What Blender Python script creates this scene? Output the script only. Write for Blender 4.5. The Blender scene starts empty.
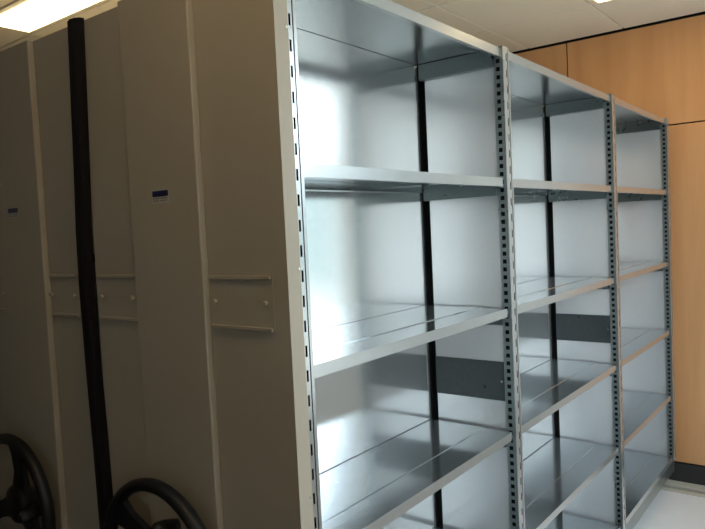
import bpy, bmesh, math, random
from mathutils import Matrix, Vector
random.seed(7)
S = bpy.context.scene
COL = S.collection

# ------------------------------------------------------------------ camera
cam_d = bpy.data.cameras.new('camera')
cam_d.sensor_width = 36.0
cam_d.lens = 34.007
cam_d.clip_start = 0.02
cam = bpy.data.objects.new('camera', cam_d)
COL.objects.link(cam)
m = Matrix(((0.7933806, 0.00538202, 0.60870211, 0.880877),
            (0.6068571, 0.07130225, -0.79160625, -0.979229),
            (-0.04766227, 0.99744024, 0.0533037, 1.572696),
            (0, 0, 0, 1)))
cam.matrix_world = m
S.camera = cam

# ------------------------------------------------------------------ exposure
S.view_settings.view_transform = 'Standard'
S.view_settings.look = 'None'
S.view_settings.gamma = 1.0
S.view_settings.use_curve_mapping = False
S.view_settings.exposure = 0.30

# ------------------------------------------------------------------ world: bright overcast daylight over dull ground
DAY = 5.5
LAMP = 6.0
w = bpy.data.worlds.new('sky'); S.world = w
w.use_nodes = True
nt = w.node_tree; nt.nodes.clear()
tc = nt.nodes.new('ShaderNodeTexCoord')
sx = nt.nodes.new('ShaderNodeSeparateXYZ')
mr = nt.nodes.new('ShaderNodeMapRange'); mr.inputs['From Min'].default_value = -1; mr.inputs['From Max'].default_value = 1
cr = nt.nodes.new('ShaderNodeValToRGB')      # ground, belt of trees along the horizon, overcast sky
el = cr.color_ramp.elements
el[0].position = 0.44; el[0].color = (0.34, 0.36, 0.35, 1)
el[1].position = 0.57; el[1].color = (0.85, 0.935, 1.0, 1)
for ps, c in ((0.465, (0.15, 0.19, 0.195, 1)), (0.525, (0.15, 0.19, 0.195, 1))):
    e = el.new(ps); e.color = c
bg = nt.nodes.new('ShaderNodeBackground'); bg.inputs['Strength'].default_value = DAY
wo = nt.nodes.new('ShaderNodeOutputWorld')
L = nt.links.new
L(tc.outputs['Generated'], sx.inputs[0]); L(sx.outputs['Z'], mr.inputs['Value']); L(mr.outputs[0], cr.inputs[0])
L(cr.outputs['Color'], bg.inputs['Color']); L(bg.outputs[0], wo.inputs['Surface'])

# room measures
FZ, CZ = -0.035, 2.70           # floor, ceiling
XR, XL = 1.66, -4.46            # right (window) wall, left wall
YF, YB = 3.30, -3.42            # far (wood) wall, wall behind the camera
WIN = (-0.16, 3.14, 0.62, 2.69)  # window opening: y0, y1, z0, z1

WIN2 = (-3.10, -1.45, 0.62, 2.69) # second window of the same wall, blind drawn
for y0, y1, z0, z1 in (WIN, WIN2):
    pl = bpy.data.lights.new('window_portal', 'AREA'); pl.shape = 'RECTANGLE'
    pl.size = z1 - z0; pl.size_y = y1 - y0
    pl.cycles.is_portal = True
    po = bpy.data.objects.new('window_portal', pl); COL.objects.link(po)
    po.location = (XR + 0.19, (y0 + y1) / 2, (z0 + z1) / 2)
    po.rotation_euler = (0, math.radians(90), 0)

# ------------------------------------------------------------------ materials
def mat(name):
    M = bpy.data.materials.new(name); M.use_nodes = True
    n = M.node_tree.nodes; b = n['Principled BSDF']
    return M, M.node_tree, b
def paint(name, col, rough=0.5, metal=0.0, noise=0.04, scale=6.0, bump=0.0, spec=0.5):
    M, t, b = mat(name)
    b.inputs['Roughness'].default_value = rough; b.inputs['Metallic'].default_value = metal
    b.inputs['Specular IOR Level'].default_value = spec
    co = t.nodes.new('ShaderNodeTexCoord'); nz = t.nodes.new('ShaderNodeTexNoise')
    nz.inputs['Scale'].default_value = scale; nz.inputs['Detail'].default_value = 5
    t.links.new(co.outputs['Object'], nz.inputs['Vector'])
    mx = t.nodes.new('ShaderNodeMix'); mx.data_type = 'RGBA'
    mx.inputs[6].default_value = tuple(c * (1 - noise) for c in col) + (1,)
    mx.inputs[7].default_value = tuple(min(1, c * (1 + noise)) for c in col) + (1,)
    t.links.new(nz.outputs['Fac'], mx.inputs[0]); t.links.new(mx.outputs[2], b.inputs['Base Color'])
    if bump:
        n2 = t.nodes.new('ShaderNodeTexNoise'); n2.inputs['Scale'].default_value = 220; n2.inputs['Detail'].default_value = 2
        t.links.new(co.outputs['Object'], n2.inputs['Vector'])
        bp = t.nodes.new('ShaderNodeBump'); bp.inputs['Strength'].default_value = bump; bp.inputs['Distance'].default_value = 0.001
        t.links.new(n2.outputs['Fac'], bp.inputs['Height']); t.links.new(bp.outputs[0], b.inputs['Normal'])
    return M

def galvanised(name, c0, c1, r_sharp, r_soft, mixf, met=0.35):
    """zinc sheet: spangled tone, one fairly sharp and one broad metal lobe, faint sheet waviness"""
    M = bpy.data.materials.new(name); M.use_nodes = True
    t = M.node_tree; t.nodes.clear(); lk = t.links.new
    out = t.nodes.new('ShaderNodeOutputMaterial')
    co = t.nodes.new('ShaderNodeTexCoord')
    vo = t.nodes.new('ShaderNodeTexVoronoi'); vo.inputs['Scale'].default_value = 95
    nz = t.nodes.new('ShaderNodeTexNoise'); nz.inputs['Scale'].default_value = 4; nz.inputs['Detail'].default_value = 6
    lk(co.outputs['Object'], vo.inputs['Vector']); lk(co.outputs['Object'], nz.inputs['Vector'])
    bw = t.nodes.new('ShaderNodeRGBToBW'); lk(vo.outputs['Color'], bw.inputs[0])
    a = t.nodes.new('ShaderNodeMath'); a.operation = 'MULTIPLY_ADD'; a.inputs[1].default_value = 0.35
    lk(bw.outputs[0], a.inputs[0]); 
    a2 = t.nodes.new('ShaderNodeMath'); a2.operation = 'MULTIPLY'; a2.inputs[1].default_value = 0.65
    lk(nz.outputs['Fac'], a2.inputs[0]); lk(a2.outputs[0], a.inputs[2])
    mx = t.nodes.new('ShaderNodeMix'); mx.data_type = 'RGBA'
    mx.inputs[6].default_value = c0 + (1,); mx.inputs[7].default_value = c1 + (1,)
    lk(a.outputs[0], mx.inputs[0])
    n3 = t.nodes.new('ShaderNodeTexNoise'); n3.inputs['Scale'].default_value = 3.0; n3.inputs['Detail'].default_value = 1
    lk(co.outputs['Object'], n3.inputs['Vector'])
    bp = t.nodes.new('ShaderNodeBump'); bp.inputs['Strength'].default_value = 0.08; bp.inputs['Distance'].default_value = 0.003
    lk(n3.outputs['Fac'], bp.inputs['Height'])
    g = []
    for r, dr, mt_ in ((r_sharp, 0.04, 1.0), (r_soft, 0.08, met)):
        mr = t.nodes.new('ShaderNodeMapRange'); mr.inputs['To Min'].default_value = r - dr / 2; mr.inputs['To Max'].default_value = r + dr / 2
        lk(a.outputs[0], mr.inputs['Value'])
        p = t.nodes.new('ShaderNodeBsdfPrincipled'); p.inputs['Metallic'].default_value = mt_
        lk(mx.outputs[2], p.inputs['Base Color']); lk(mr.outputs[0], p.inputs['Roughness']); lk(bp.outputs[0], p.inputs['Normal'])
        g.append(p)
    ms = t.nodes.new('ShaderNodeMixShader'); ms.inputs[0].default_value = mixf
    lk(g[0].outputs[0], ms.inputs[1]); lk(g[1].outputs[0], ms.inputs[2]); lk(ms.outputs[0], out.inputs['Surface'])
    return M

def wood(name, ca, cb):
    M, t, b = mat(name)
    b.inputs['Roughness'].default_value = 0.45
    co = t.nodes.new('ShaderNodeTexCoord'); oi = t.nodes.new('ShaderNodeObjectInfo')
    mp = t.nodes.new('ShaderNodeMapping'); mp.inputs['Scale'].default_value = (9, 9, 0.7)
    ad = t.nodes.new('ShaderNodeVectorMath'); ad.operation = 'ADD'
    ml = t.nodes.new('ShaderNodeMath'); ml.operation = 'MULTIPLY'; ml.inputs[1].default_value = 40
    lk = t.links.new
    lk(oi.outputs['Random'], ml.inputs[0]); lk(co.outputs['Object'], mp.inputs['Vector'])
    lk(mp.outputs[0], ad.inputs[0]); lk(ml.outputs[0], ad.inputs[1])
    n1 = t.nodes.new('ShaderNodeTexNoise'); n1.inputs['Scale'].default_value = 1.2; n1.inputs['Detail'].default_value = 5; n1.inputs['Distortion'].default_value = 0.5
    lk(ad.outputs[0], n1.inputs['Vector'])
    m2 = t.nodes.new('ShaderNodeMapping'); m2.inputs['Scale'].default_value = (160, 160, 6)
    lk(co.outputs['Object'], m2.inputs['Vector'])
    n2 = t.nodes.new('ShaderNodeTexNoise'); n2.inputs['Scale'].default_value = 1; n2.inputs['Detail'].default_value = 2
    lk(m2.outputs[0], n2.inputs['Vector'])
    mm = t.nodes.new('ShaderNodeMath'); mm.operation = 'MULTIPLY_ADD'; mm.inputs[1].default_value = 0.25
    lk(n2.outputs['Fac'], mm.inputs[0]); lk(n1.outputs['Fac'], mm.inputs[2])
    mr = t.nodes.new('ShaderNodeMapRange'); mr.inputs['From Min'].default_value = 0.35; mr.inputs['From Max'].default_value = 0.95
    lk(mm.outputs[0], mr.inputs['Value'])
    mx = t.nodes.new('ShaderNodeMix'); mx.data_type = 'RGBA'
    mx.inputs[6].default_value = ca + (1,); mx.inputs[7].default_value = cb + (1,)
    lk(mr.outputs[0], mx.inputs[0]); lk(mx.outputs[2], b.inputs['Base Color'])
    return M

def emit(name, col, st):
    M = bpy.data.materials.new(name); M.use_nodes = True
    t = M.node_tree; t.nodes.clear()
    e = t.nodes.new('ShaderNodeEmission'); e.inputs['Color'].default_value = col + (1,); e.inputs['Strength'].default_value = st
    o = t.nodes.new('ShaderNodeOutputMaterial'); t.links.new(e.outputs[0], o.inputs['Surface'])
    return M

def glass(name):
    M = bpy.data.materials.new(name); M.use_nodes = True
    t = M.node_tree; t.nodes.clear()
    a = t.nodes.new('ShaderNodeBsdfTransparent'); a.inputs[0].default_value = (0.93, 0.96, 0.96, 1)
    g = t.nodes.new('ShaderNodeBsdfGlossy'); g.inputs['Roughness'].default_value = 0.02
    fr = t.nodes.new('ShaderNodeFresnel'); fr.inputs['IOR'].default_value = 1.25
    x = t.nodes.new('ShaderNodeMixShader'); o = t.nodes.new('ShaderNodeOutputMaterial')
    t.links.new(fr.outputs[0], x.inputs[0]); t.links.new(a.outputs[0], x.inputs[1]); t.links.new(g.outputs[0], x.inputs[2])
    t.links.new(x.outputs[0], o.inputs['Surface'])
    return M

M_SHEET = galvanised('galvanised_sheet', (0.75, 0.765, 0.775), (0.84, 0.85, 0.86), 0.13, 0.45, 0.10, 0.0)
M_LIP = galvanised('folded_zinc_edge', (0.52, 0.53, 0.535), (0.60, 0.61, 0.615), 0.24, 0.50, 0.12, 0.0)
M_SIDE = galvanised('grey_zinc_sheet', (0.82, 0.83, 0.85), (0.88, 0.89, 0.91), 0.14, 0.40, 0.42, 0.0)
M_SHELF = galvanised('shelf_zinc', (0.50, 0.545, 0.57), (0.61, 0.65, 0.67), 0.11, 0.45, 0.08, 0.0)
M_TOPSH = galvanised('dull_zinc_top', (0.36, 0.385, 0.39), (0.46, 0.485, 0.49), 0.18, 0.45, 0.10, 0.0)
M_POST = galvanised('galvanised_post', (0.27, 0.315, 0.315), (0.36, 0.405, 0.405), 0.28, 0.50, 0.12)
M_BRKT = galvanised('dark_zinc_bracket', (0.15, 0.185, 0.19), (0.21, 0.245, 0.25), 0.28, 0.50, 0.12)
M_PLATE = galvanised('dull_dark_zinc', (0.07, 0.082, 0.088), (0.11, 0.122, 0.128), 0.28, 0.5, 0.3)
M_BEIGE = paint('beige_enamel', (0.375, 0.318, 0.245), 0.42, noise=0.03, bump=0.04)
M_BLACK = paint('black_rubber', (0.008, 0.007, 0.009), 0.8, spec=0.15)
M_WHEEL = paint('black_plastic', (0.008, 0.008, 0.009), 0.45, spec=0.3)
M_WOOD = wood('beech_veneer', (0.59, 0.295, 0.128), (0.70, 0.385, 0.182))
M_DARK = paint('charcoal_skirting', (0.028, 0.028, 0.03), 0.5)
M_VOID = paint('black_shadow_gap', (0.010, 0.010, 0.010), 0.9, spec=0.0)
M_WHITE = paint('white_wall_paint', (0.80, 0.80, 0.78), 0.7, noise=0.02)
M_TILE = paint('ceiling_tile', (0.90, 0.855, 0.77), 0.85, noise=0.03, scale=30, bump=0.25)
M_GRID = paint('ceiling_grid', (0.55, 0.53, 0.48), 0.6)
M_FLOOR = paint('pale_grey_vinyl', (0.72, 0.72, 0.74), 0.32, noise=0.05, scale=9)
M_CARPET = paint('dark_carpet', (0.045, 0.042, 0.040), 0.95, noise=0.2, scale=60, bump=0.5)
M_DWOOD = paint('dark_brown_board', (0.085, 0.055, 0.035), 0.6)
M_RAIL = paint('rail_steel', (0.58, 0.56, 0.50), 0.4, metal=0.15)
M_FRAME = paint('white_window_frame', (0.78, 0.78, 0.78), 0.4)
M_GLASS = glass('clear_glass')
M_BLIND = bpy.data.materials.new('white_roller_blind'); M_BLIND.use_nodes = True
_t = M_BLIND.node_tree; _t.nodes.clear()
_a = _t.nodes.new('ShaderNodeBsdfTranslucent'); _a.inputs[0].default_value = (0.95, 0.94, 0.92, 1)
_b = _t.nodes.new('ShaderNodeBsdfDiffuse'); _b.inputs[0].default_value = (0.95, 0.94, 0.92, 1)
_m = _t.nodes.new('ShaderNodeMixShader'); _o = _t.nodes.new('ShaderNodeOutputMaterial')
_m.inputs[0].default_value = 0.12
_t.links.new(_a.outputs[0], _m.inputs[1]); _t.links.new(_b.outputs[0], _m.inputs[2]); _t.links.new(_m.outputs[0], _o.inputs['Surface'])
M_LAMP = emit('lamp_diffuser', (1.0, 0.72, 0.36), LAMP)
M_REFL = paint('lamp_reflector_white', (0.85, 0.83, 0.78), 0.35)
M_STICK = paint('sticker_white', (0.42, 0.39, 0.35), 0.5)
M_BLUE = paint('sticker_navy', (0.012, 0.016, 0.07), 0.4)
M_INK = paint('sticker_ink', (0.16, 0.14, 0.13), 0.5)
M_TOP = paint('light_bounce_top', (0.78, 0.77, 0.73), 0.6)  # kept pale so the unseen unit tops bounce lamp light onto the ceiling
M_SCREW = paint('screw_steel', (0.55, 0.54, 0.50), 0.3, metal=1.0)

# ------------------------------------------------------------------ mesh helpers
def box(bm, x0, x1, y0, y1, z0, z1):
    if x0 > x1: x0, x1 = x1, x0
    if y0 > y1: y0, y1 = y1, y0
    v = [bm.verts.new((x, y, z)) for z in (z0, z1) for y in (y0, y1) for x in (x0, x1)]
    for f in ((0, 2, 3, 1), (4, 5, 7, 6), (0, 1, 5, 4), (1, 3, 7, 5), (3, 2, 6, 7), (2, 0, 4, 6)):
        bm.faces.new([v[i] for i in f])
def mesh(name, bm, material, bev=0.0, smooth=False):
    if bev:
        bmesh.ops.bevel(bm, geom=bm.edges[:], offset=bev, segments=2, affect='EDGES', profile=0.5)
    me = bpy.data.meshes.new(name); bm.to_mesh(me); bm.free()
    me.materials.append(material)
    if smooth:
        for p in me.polygons: p.use_smooth = True
    return me
def obj(name, me, parent=None, loc=(0, 0, 0), label=None, cat=None, group=None, kind=None):
    o = bpy.data.objects.new(name, me); COL.objects.link(o)
    o.location = loc
    if parent: o.parent = parent
    if label: o['label'] = label
    if cat: o['category'] = cat
    if group: o['group'] = group
    if kind: o['kind'] = kind
    return o
def bobj(name, boxes, material, parent=None, loc=(0, 0, 0), bev=0.0, **k):
    bm = bmesh.new()
    for b in boxes: box(bm, *b)
    return obj(name, mesh(name, bm, material, bev), parent, loc, **k)
def lathe(bm, prof, axis_c, n=24, axis='Y'):
    """prof: list of (radius, along); revolve about an axis along Y (or Z) through axis_c"""
    rings = []
    for r, a in prof:
        ring = []
        for i in range(n):
            t = 2 * math.pi * i / n
            if axis == 'Y': co = (axis_c[0] + r * math.cos(t), axis_c[1] + a, axis_c[2] + r * math.sin(t))
            elif axis == 'X': co = (axis_c[0] + a, axis_c[1] + r * math.cos(t), axis_c[2] + r * math.sin(t))
            else: co = (axis_c[0] + r * math.cos(t), axis_c[1] + r * math.sin(t), axis_c[2] + a)
            ring.append(bm.verts.new(co))
        rings.append(ring)
    for a, b in zip(rings, rings[1:]):
        for i in range(n):
            bm.faces.new((a[i], a[(i + 1) % n], b[(i + 1) % n], b[i]))
    bm.faces.new(rings[0][::-1]); bm.faces.new(rings[-1])
    bmesh.ops.recalc_face_normals(bm, faces=bm.faces[:])

# ------------------------------------------------------------------ THE ROOM
bobj('floor', [(XL - .1, XR + .1, YB - .1, -.07, FZ - .13, FZ)], M_CARPET, kind='structure')
bobj('floor_platform', [(XL - .1, XR + .1, -.07, 3.108, FZ - .13, FZ), (XL - .1, XR + .1, 3.108, YF + .1, FZ - .13, FZ - .03)], M_FLOOR, kind='structure')

# wood wall: dark carrier, skirting, veneer boards with open joints
WOODX1 = 0.62
wall = bobj('wall_far', [(XL - .1, WOODX1, YF + .018, YF + .12, FZ - .1, CZ + .3)], M_VOID, kind='structure')
J = 0.004
xs = [-4.21, -3.01, -1.81, -0.61, WOODX1 - 0.004]
for a, b in zip(xs, xs[1:]):
    for z0, z1 in ((0.078, 2.092), (2.092, 2.690)):
        bobj('wood_panel', [(a + J, b - J, YF, YF + .016, z0 + J, z1 - J)], M_WOOD, wall, bev=0.0015)
bobj('baseboard_far', [(XL, WOODX1, YF - .006, YF + .018, FZ - .03, 0.074)], M_DARK, kind='structure', bev=0.002)
bobj('wall_far_white', [(WOODX1, XR + .1, YF, YF + .12, FZ - .1, CZ + .3)], M_WHITE, kind='structure')
bobj('trim_1', [(XL, WOODX1, YF + .001, YF + .018, 2.688, CZ - .001)], M_VOID, kind='structure')

# window wall
a0, a1, z0, z1 = WIN
b0, b1, _, _ = WIN2
wr = lambda ya, yb, za, zb: (XR, XR + .2, ya, yb, za, zb)
bobj('wall_right', [wr(YB - .1, b0, FZ - .1, CZ + .3), wr(b1, a0, FZ - .1, CZ + .3), wr(a1, YF + .12, FZ - .1, CZ + .3),
                    wr(a0, a1, FZ - .1, z0), wr(a0, a1, z1, CZ + .3), wr(b0, b1, FZ - .1, z0), wr(b0, b1, WIN2[3], CZ + .3)], M_WHITE, kind='structure')
bobj('wall_behind', [(XL - .1, XR + .2, YB - .12, YB, FZ - .1, CZ + .3)], M_WHITE, kind='structure')
bobj('wall_left', [(XL - .12, XL, YB - .1, YF + .1, FZ - .1, CZ + .3)], M_WHITE, kind='structure')
def window(name, W, blind):
    y0, y1, z0, z1 = W
    win = obj(name, None, None, (XR + .05, (y0 + y1) / 2, z0), kind='structure')
    hw = (y1 - y0) / 2; hh = z1 - z0
    bobj('window_frame', [(0, .06, -hw, hw, 0, .05), (0, .06, -hw, hw, hh - .03, hh), (0, .06, -hw, -hw + .05, .05, hh - .03), (0, .06, hw - .05, hw, .05, hh - .03)], M_FRAME, win)
    bobj('window_mullion', [(0.005, .055, -.025, .025, .05, hh - .05)], M_FRAME, win)
    for s in (-1, 1):
        bobj('window_pane', [(.026, .032, s * hw / 2 - hw / 2 + .04, s * hw / 2 + hw / 2 - .04, .045, hh - .045)], M_GLASS, win)
    bobj('window_sill', [(-.14, .05, -hw - .03, hw + .03, -.035, -.002)], M_FRAME, win, bev=0.003)
    if blind:
        bobj('roller_blind', [(-.012, -.011, -hw + .01, hw - .01, .02, hh - .04)], M_BLIND, win)
        bobj('blind_roller', [(-.035, -.005, -hw + .005, hw - .005, hh - .04, hh - .005)], M_FRAME, win, bev=0.006)
window('window_1', WIN, False)
window('window_2', WIN2, True)
bobj('trim_2', [(1.40, XR - .002, YB + .001, YB + .018, FZ, CZ - .02)], M_WOOD, kind='structure', bev=.002)
# unseen dark wall, added to keep stray light off the end panels
bobj('wall_light_block', [(XL - .1, .68, -1.92, -1.80, FZ - .1, CZ + .011)], M_DWOOD, kind='structure')

# ceiling: carrier, inlaid tiles on a 0.6 m grid, recessed lights
ceil = bobj('ceiling', [(XL - .1, XR + .1, YB - .1, YF + .1, CZ + .012, CZ + .03)], M_GRID, kind='structure')
LIGHTS = [(-2.66, 0.6, 1), (-0.26, 2.4, 1), (-0.26, -0.6, 1)]
bm = bmesh.new(); box(bm, -.2965, .2965, -.2965, .2965, 0, .011); TILE = mesh('ceiling_tile', bm, M_TILE, 0.003)
bm = bmesh.new(); box(bm, -.2965, .2965, -.1465, .1465, 0, .011); HALF = mesh('ceiling_half_tile', bm, M_TILE, 0.003)
half = set(); 
for lx, ly, on in LIGHTS:
    for k in (0, 1): half.add((round(lx + .6 * k, 2), round(ly, 2)))
for i in range(-7, 4):
    for j in range(-7, 5):
        x, y = round(-0.26 + .6 * i, 2), round(.3 + .6 * j, 2)
        # tile spans x..x+.6, y..y+.6
        ks = [k for k in half if abs(k[0] - x) < .01 and abs(k[1] - y) < .31 and k[1] >= y - .01]
        if ks:
            up = abs(ks[0][1] - y) < .01           # light in the lower half of the cell
            obj('ceiling_tile', HALF, ceil, (x + .3, y + (.45 if up else .15), CZ))
        else:
            obj('ceiling_tile', TILE, ceil, (x + .3, y + .3, CZ))
names = {0: 'lit recessed ceiling light above the dark mobile units on the left',
         1: 'lit recessed ceiling light in front of the wood panelled wall',
         2: 'lit recessed ceiling light over the aisle in front of the beige end panels'}
for q, (lx, ly, on) in enumerate(LIGHTS):
    t = obj('ceiling_light', None, None, (lx + .6, ly + .15, CZ), label=names[q], cat='ceiling light', group='recessed ceiling lights')
    a, b = .592, .142
    bobj('light_frame', [(-a, a, -b, -b + .030, -.002, .012), (-a, a, b - .030, b, -.002, .012), (-a, -a + .034, -b + .030, b - .030, -.002, .012), (a - .034, a, -b + .030, b - .030, -.002, .012)], M_REFL, t)
    bobj('diffuser', [(-a + .040, a - .040, -b + .034, b - .034, -.009, .009)], M_LAMP, t)
    bobj('housing', [(-a, a, -b, b, .075, .08), (-a, -a + .004, -b, b, .013, .075), (a - .004, a, -b, b, .013, .075), (-a, a, -b, -b + .004, .013, .075), (-a, a, b - .004, b, .013, .075)], M_REFL, t)

# floor rail in front of the skirting
rail = obj('floor_rail', None, None, (0, 3.2, FZ - .03), label='steel floor track running along the foot of the wood panelled wall', cat='rail')
bobj('cover_strip', [(XL + .05, XR - .05, .004, .092, 0, .031)], M_RAIL, rail, bev=0.002)
bobj('rail_channel', [(XL + .05, XR - .05, -.045, .002, 0, .008)], M_VOID, rail)
bobj('rail_head', [(XL + .05, XR - .05, -.016, -.006, .009, .014)], M_RAIL, rail)
bobj('edge_strip', [(XL + .05, XR - .05, -.09, -.046, 0, .032)], M_RAIL, rail, bev=0.002)

# ------------------------------------------------------------------ NEAR MOBILE SHELVING UNIT
PY = [0.0, 1.0, 2.130, 3.175]
D = 0.305
SH = [2.110, 1.709, 1.2991, 0.9039, 0.5235, 0.156]
PT = 2.116
unit = obj('mobile_shelving_unit', None, None, (0, 0, FZ), cat='shelving',
           label='galvanised steel mobile shelving unit with three bays of empty open shelves')
OZ = -FZ   # parts are given in room heights
def part(name, boxes, material, parent=unit, bev=0.0, **k):
    return bobj(name, boxes, material, parent, (0, 0, OZ) if parent in TOPS else (0, 0, 0), bev, **k)
TOPS = [unit]

def perforated(bm, plane, a0, a1, h0, h1, z0, z1, zc, hl, fix0, fix1):
    """sheet in the Z direction, a0..a1 across, with holes h0..h1 of half height hl at heights zc"""
    def bb(u0, u1, za, zb):
        if plane == 'X': box(bm, fix0, fix1, u0, u1, za, zb)
        else: box(bm, u0, u1, fix0, fix1, za, zb)
    bb(a0, h0, z0, z1); bb(h1, a1, z0, z1)
    prev = z0
    for c in zc:
        if c - hl - prev > 1e-4: bb(h0, h1, prev, c - hl)
        prev = c + hl
    bb(h0, h1, prev, z1)

Z0, Z1 = 0.13, PT
slots = [1.984 - 0.05 * k for k in range(-2, 38) if Z0 + .03 < 1.984 - .05 * k < Z1 - .03]; slots.sort()
holes = [1.747 - 0.025 * k for k in range(-14, 68) if Z0 + .03 < 1.747 - .025 * k < Z1 - .03]; holes.sort()
bm = bmesh.new()
h = 0.0217
perforated(bm, 'X', -h, 0.0105, -0.0003, 0.0057, Z0, Z1, slots, 0.0115, -0.0008, 0.0)    # front flange with slots
box(bm, -0.0035, -0.0025, 0.0105, 0.0130, Z0, Z1)                                        # groove
box(bm, -0.0008, 0.0008, 0.0130, h, Z0, Z1)                                              # raised bead
n1 = len(bm.faces)
perforated(bm, 'Y', -0.031, -0.0009, -0.0245, -0.0115, Z0, Z1, holes, 0.0066, -h, -h + .001)  # side cheeks with square holes
perforated(bm, 'Y', -0.031, -0.0009, -0.0245, -0.0115, Z0, Z1, holes, 0.0066, h - .001, h)
box(bm, -0.033, -0.031, -h, h, Z0, Z1)
nf = len(bm.faces)
box(bm, -0.0295, -0.0040, -.0195, .0195, Z0 + .005, Z1 - .005)                            # near-black core, stands in for the shade inside the hollow section
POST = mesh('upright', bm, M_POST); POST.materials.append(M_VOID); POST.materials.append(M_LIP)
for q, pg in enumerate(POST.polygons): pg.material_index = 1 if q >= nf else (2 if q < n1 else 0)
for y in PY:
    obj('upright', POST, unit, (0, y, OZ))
# black rear uprights stand in the open joint between back and side sheets
bm = bmesh.new()
hr = .046
perforated(bm, 'X', -hr, hr, -.003, .003, Z0, Z1 - .0076, slots, 0.011, -0.0022, 0.0)
box(bm, -0.031, -0.0023, -hr, -hr + .002, Z0, Z1 - .0076); box(bm, -0.031, -0.0023, hr - .002, hr, Z0, Z1 - .0076)
box(bm, 0.0, .0215, -.0135, .014, Z0, Z1 - .0076)  # web added to stop light leaking through the corner joint
RPOST = mesh('rear_upright', bm, M_VOID)
for y in PY:
    obj('rear_upright', RPOST, unit, (-D - .003, y, OZ))
for i in range(3):
    e = (0.968, 2.095, 3.14)[i]
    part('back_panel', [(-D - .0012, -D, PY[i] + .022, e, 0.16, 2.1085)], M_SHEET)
# side sheets behind the front uprights
for y in PY:
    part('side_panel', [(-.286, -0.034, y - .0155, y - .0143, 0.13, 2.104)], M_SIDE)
part('light_leak_block', [(-.352, -.349, 0.0, 3.19, 0.13, 2.10), (-.354, -D - .0015, 0.0, 3.19, 2.1095, 2.1115)], M_VOID)  # black sheets added inside the unit to block light leaks

def shelf(i, z, first):
    ya, yb = PY[i] + .0235, PY[i + 1] - (.0225 if first else .034)
    t = .0012; lip = .027; xf = -.0085; xb = -D + (.0004 if first else .004); xm = -.105
    bm = bmesh.new()
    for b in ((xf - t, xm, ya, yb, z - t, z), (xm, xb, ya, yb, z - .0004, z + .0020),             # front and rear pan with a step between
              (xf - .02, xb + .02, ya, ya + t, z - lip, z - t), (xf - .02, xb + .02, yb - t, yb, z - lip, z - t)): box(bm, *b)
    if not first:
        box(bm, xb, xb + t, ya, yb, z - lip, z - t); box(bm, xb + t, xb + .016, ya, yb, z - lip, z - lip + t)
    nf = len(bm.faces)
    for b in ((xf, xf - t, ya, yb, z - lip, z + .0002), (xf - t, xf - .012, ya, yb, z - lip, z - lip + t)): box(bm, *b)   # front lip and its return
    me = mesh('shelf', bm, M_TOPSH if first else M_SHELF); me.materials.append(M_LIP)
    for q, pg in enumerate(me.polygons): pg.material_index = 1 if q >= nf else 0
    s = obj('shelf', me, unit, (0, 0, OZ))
    for yy0, yy1 in ((PY[i] + .022, PY[i] + .036), (PY[i + 1] - .036, PY[i + 1] - .018)):
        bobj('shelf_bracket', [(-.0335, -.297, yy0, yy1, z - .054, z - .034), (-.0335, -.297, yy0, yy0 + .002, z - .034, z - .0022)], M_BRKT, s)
    return s
for i in range(3):
    for z in SH: shelf(i, z, z == SH[0])
# dull plates screwed across the side sheets
for i in (1, 2):
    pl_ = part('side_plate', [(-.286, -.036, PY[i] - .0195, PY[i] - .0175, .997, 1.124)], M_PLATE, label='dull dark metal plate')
    for x in (-.044,):
        bm = bmesh.new(); lathe(bm, [(.0001, -.003), (.003, -.003), (.0045, 0)], (x, PY[i] - .0195, 1.06), 10)
        obj('screw', mesh('screw', bm, M_SCREW), pl_)
# carriage under the shelves
car = part('carriage', [(-.012, -.010, -.02, 3.2, .062, .1285), (-.65, -.012, -.02, 3.2, .062, .066), (-.65, -.648, -.02, 3.2, .066, .1285),
                        (-.648, -.012, 3.198, 3.2, .066, .1285), (-.648, -.012, -.02, -.018, .066, .1285)], M_POST)
bm = bmesh.new(); lathe(bm, [(.0001, -.012), (.045, -.012), (.047, 0), (.045, .012), (.0001, .012)], (0, 0, 0), 20)
WHL = mesh('wheel', bm, M_RAIL)
for x in (-.12, -.53): obj('wheel', WHL, car, (x, 3.176, .019 - .005))

# left half of the unit (faces the closed neighbour)
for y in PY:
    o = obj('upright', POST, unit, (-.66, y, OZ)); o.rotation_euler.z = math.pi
for i in range(3):
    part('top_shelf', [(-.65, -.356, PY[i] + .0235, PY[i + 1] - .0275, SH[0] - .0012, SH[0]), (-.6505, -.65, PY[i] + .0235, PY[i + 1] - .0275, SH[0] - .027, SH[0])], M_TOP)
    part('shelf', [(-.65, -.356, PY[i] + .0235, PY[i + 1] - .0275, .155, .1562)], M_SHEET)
part('far_end_panel', [(-.66, -.004, 3.2, 3.215, .17, PT)], M_BEIGE)

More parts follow.
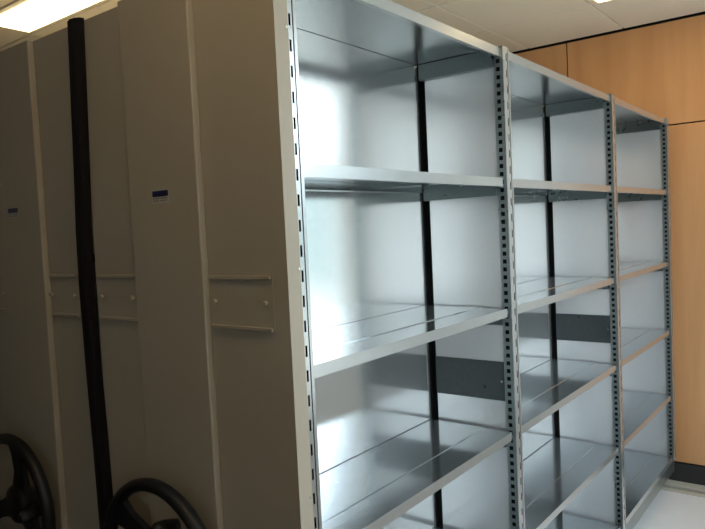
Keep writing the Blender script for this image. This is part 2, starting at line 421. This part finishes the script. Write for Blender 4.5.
# ---- end of the unit that faces the camera aisle
def end_face(u, x0, x1, cv0, cv1, bandR, bandL, knobsR, knobsL, zt, sticker):
    """end panels (right and left of the drive cover), drive cover, label frames, sticker"""
    part('end_panel', [(x0 + .0018, x0 - (x0 - x1) / 2, -.042, -.0222, .06, zt), (x0 + .0004, x0 + .0018, -.0222, -.004, .06, zt)], M_BEIGE, u)
    part('end_panel', [(x0 - (x0 - x1) / 2, x1, -.042, -.0222, .06, zt)], M_BEIGE, u, bev=.0018)
    part('drive_cover', [(cv0, cv1, -.060, -.0422, .02, zt)], M_BEIGE, u, bev=.003)
    for (b0, b1), kn in ((bandR, knobsR), (bandL, knobsL)):
        f = part('label_frame', [(b0 + .004, b1 - .004, -.0436, -.0421, 1.380, 1.488)], M_BEIGE, u)
        for z in (1.485, 1.381):
            bm = bmesh.new(); box(bm, b1, b0, -.0490, -.0437, z - .004, z + .004)
            obj('frame_rail', mesh('frame_rail', bm, M_BEIGE, .0015), f)
        for kx in kn:
            bm = bmesh.new(); lathe(bm, [(.0034, 0), (.0034, -.003), (.0052, -.004), (.0052, -.008), (.003, -.0095)], (kx, -.0437, 1.434), 14)
            obj('knob', mesh('knob', bm, M_BEIGE, smooth=False), f)
    sx_, sz_ = sticker
    st = part('sticker', [(sx_ - .030, sx_ + .030, -.0607, -.0601, sz_ - .016, sz_ + .013)], M_STICK, u)
    bobj('sticker_band', [(sx_ - .028, sx_ + .028, -.0611, -.0608, sz_ - .0015, sz_ + .0115)], M_BLUE, st)
    for k, (a, b) in enumerate(((-.026, -.004), (.002, .026), (-.026, -.006), (.0, .024))):
        bobj('sticker_line', [(sx_ + a, sx_ + b, -.0611, -.0608, sz_ - .0065 - .005 * (k // 2), sz_ - .0045 - .005 * (k // 2))], M_INK, st)

end_face(unit, 0.0, -.66, -.226, -.468, (-.042, -.222), (-.476, -.648), (-.056, -.206), (-.5, -.628), PT, (-.352, 1.666))
# light screws on the return of the end panel
bm = bmesh.new(); lathe(bm, [(.0036, 0), (.003, .002), (.0001, .0025)], (0, 0, 0), 12, 'X'); SCR = mesh('screw', bm, M_SCREW)
for y, z in ((-.009, 1.967), (-.009, 1.499), (-.009, 1.042), (-.009, .55)):
    obj('screw', SCR, unit, (0.0018, y, z + OZ))

def handwheel(u, c, rot):
    """dished three spoke wheel: rim, hub, spokes, turning grip"""
    hwl = obj('handwheel', None, u, (c[0], c[1], c[2] + OZ))
    bm = bmesh.new(); n, k = 56, 12; R_, rx, ry = .186, .0145, .017
    vs = [[bm.verts.new(((R_ + rx * math.cos(b)) * math.cos(a), ry * math.sin(b), (R_ + rx * math.cos(b)) * math.sin(a)))
           for b in [2 * math.pi * j / k for j in range(k)]] for a in [2 * math.pi * i / n for i in range(n)]]
    for i in range(n):
        for j in range(k):
            bm.faces.new((vs[i][j], vs[i][(j + 1) % k], vs[(i + 1) % n][(j + 1) % k], vs[(i + 1) % n][j]))
    bmesh.ops.recalc_face_normals(bm, faces=bm.faces[:])
    rim = obj('rim', mesh('rim', bm, M_WHEEL, smooth=True)); rim.parent = hwl
    bm = bmesh.new(); lathe(bm, [(.03, .066), (.034, .05), (.05, .03), (.055, .01), (.05, 0), (.03, -.006), (.001, -.007)], (0, 0, 0), 28)
    o = obj('hub', mesh('hub', bm, M_WHEEL, smooth=True)); o.parent = hwl
    for s in range(3):
        a = rot + s * 2 * math.pi / 3
        bm = bmesh.new(); pr = None
        for r, y, wd, th in ((.04, .022, .034, .010), (.09, .018, .024, .008), (.14, .010, .024, .008), (.180, .003, .038, .008)):
            ca, sa = math.cos(a), math.sin(a)
            ring = [bm.verts.new((r * ca - o_ * sa, y + t_, r * sa + o_ * ca)) for o_, t_ in ((-wd, -th), (wd, -th), (wd, th), (-wd, th))]
            if pr:
                for q in range(4): bm.faces.new((pr[q], pr[(q + 1) % 4], ring[(q + 1) % 4], ring[q]))
            else: bm.faces.new(ring[::-1])
            pr = ring
        bm.faces.new(pr); bmesh.ops.recalc_face_normals(bm, faces=bm.faces[:])
        o = obj('spoke', mesh('spoke', bm, M_WHEEL)); o.parent = hwl
    g = rot - math.radians(78)
    bm = bmesh.new(); lathe(bm, [(.008, .012), (.012, 0), (.017, -.02), (.018, -.04), (.012, -.052), (.001, -.054)], (.118 * math.cos(g), .010, .118 * math.sin(g)), 18)
    box(bm, .118 * math.cos(g) - .01, .118 * math.cos(g) + .01, .006, .022, .03, .118 * math.sin(g))
    o = obj('grip', mesh('grip', bm, M_WHEEL, smooth=False)); o.parent = hwl
handwheel(unit, (-.345, -.130, .850), math.radians(145))

# black rubber bumper strip in the gap to the next unit (ribbed, slightly wavy)
def bumper(u):
    bm = bmesh.new(); prof = []
    n = 25
    for i in range(n):
        a = math.pi * i / (n - 1)
        rib = 1.0 + (.035 if i % 4 < 2 else -.02)
        prof.append((-.026 * math.cos(a) * (1 if i in (0, n - 1) else rib), -.024 * math.sin(a) * rib))
    prev = None
    for zz, cx in ((2.116, -.656), (1.95, -.664), (1.75, -.674), (1.6, -.684), (1.45, -.6865), (1.25, -.682), (1.05, -.674), (.85, -.669), (.5, -.667), (.07, -.665)):
        ring = [bm.verts.new((cx + px, -.0445 + py, zz + (0.004 * (px / .034) if prev is None else 0) )) for px, py in prof]
        if prev:
            for a, b in zip(range(n), list(range(1, n)) + [0]):
                bm.faces.new((prev[a], prev[b], ring[b], ring[a]))
        else: bm.faces.new(ring)
        prev = ring
    bm.faces.new(prev[::-1]); bmesh.ops.recalc_face_normals(bm, faces=bm.faces[:])
    obj('rubber_bumper', mesh('rubber_bumper', bm, M_BLACK), u, (0, 0, OZ), label='black ribbed rubber bumper strip')
bumper(unit)

# ------------------------------------------------------------------ NEXT MOBILE UNIT (left, only its end shows)
unit2 = obj('mobile_shelving_unit', None, None, (-.985, 0, FZ), cat='shelving', group='closed beige mobile units in a row',
            label='closed beige mobile shelving unit at the left edge, beyond the black rubber strip')
TOPS.append(unit2)
X2 = .985
end_face(unit2, -.712 + X2, -1.29 + X2, -.882 + X2, -1.122 + X2, (-.745 + X2, -.878 + X2), (-1.135 + X2, -1.27 + X2), (-.758 + X2, -.872 + X2), (-1.15 + X2, -1.256 + X2), PT, (-1.026 + X2, 1.665))
part('carcass', [(-.70 + X2, -.702 + X2, -.02, 3.2, .06, PT - .01), (-1.29 + X2, -1.288 + X2, -.02, 3.2, .06, PT - .01), (-.702 + X2, -1.288 + X2, 3.195, 3.2, .06, PT - .01)], M_POST, unit2)
part('top_panel', [(-.703 + X2, -1.287 + X2, -.02, 3.194, PT - .012, PT - .010)], M_TOP, unit2)
part('carriage', [(-.72 + X2, -1.27 + X2, -.02, 3.2, .04, .058)], M_POST, unit2)
handwheel(unit2, (-1.0 + X2, -.130, .850), math.radians(80))

# unseen extra copies of the unit, added to bounce lamp light onto the ceiling
def copy_tree(o, parent=None):
    c = o.copy(); COL.objects.link(c)
    if parent: c.parent = parent
    for ch in list(o.children): copy_tree(ch, c)
    return c
for k, lb in ((1, 'added light-bounce copy of the closed unit, out of view left of the leftmost handwheel'),
              (2, 'added light-bounce copy of the closed unit, out of view below the left ceiling light')):
    c = copy_tree(unit2); c.location.x = unit2.location.x - .64 * k; c['label'] = lb
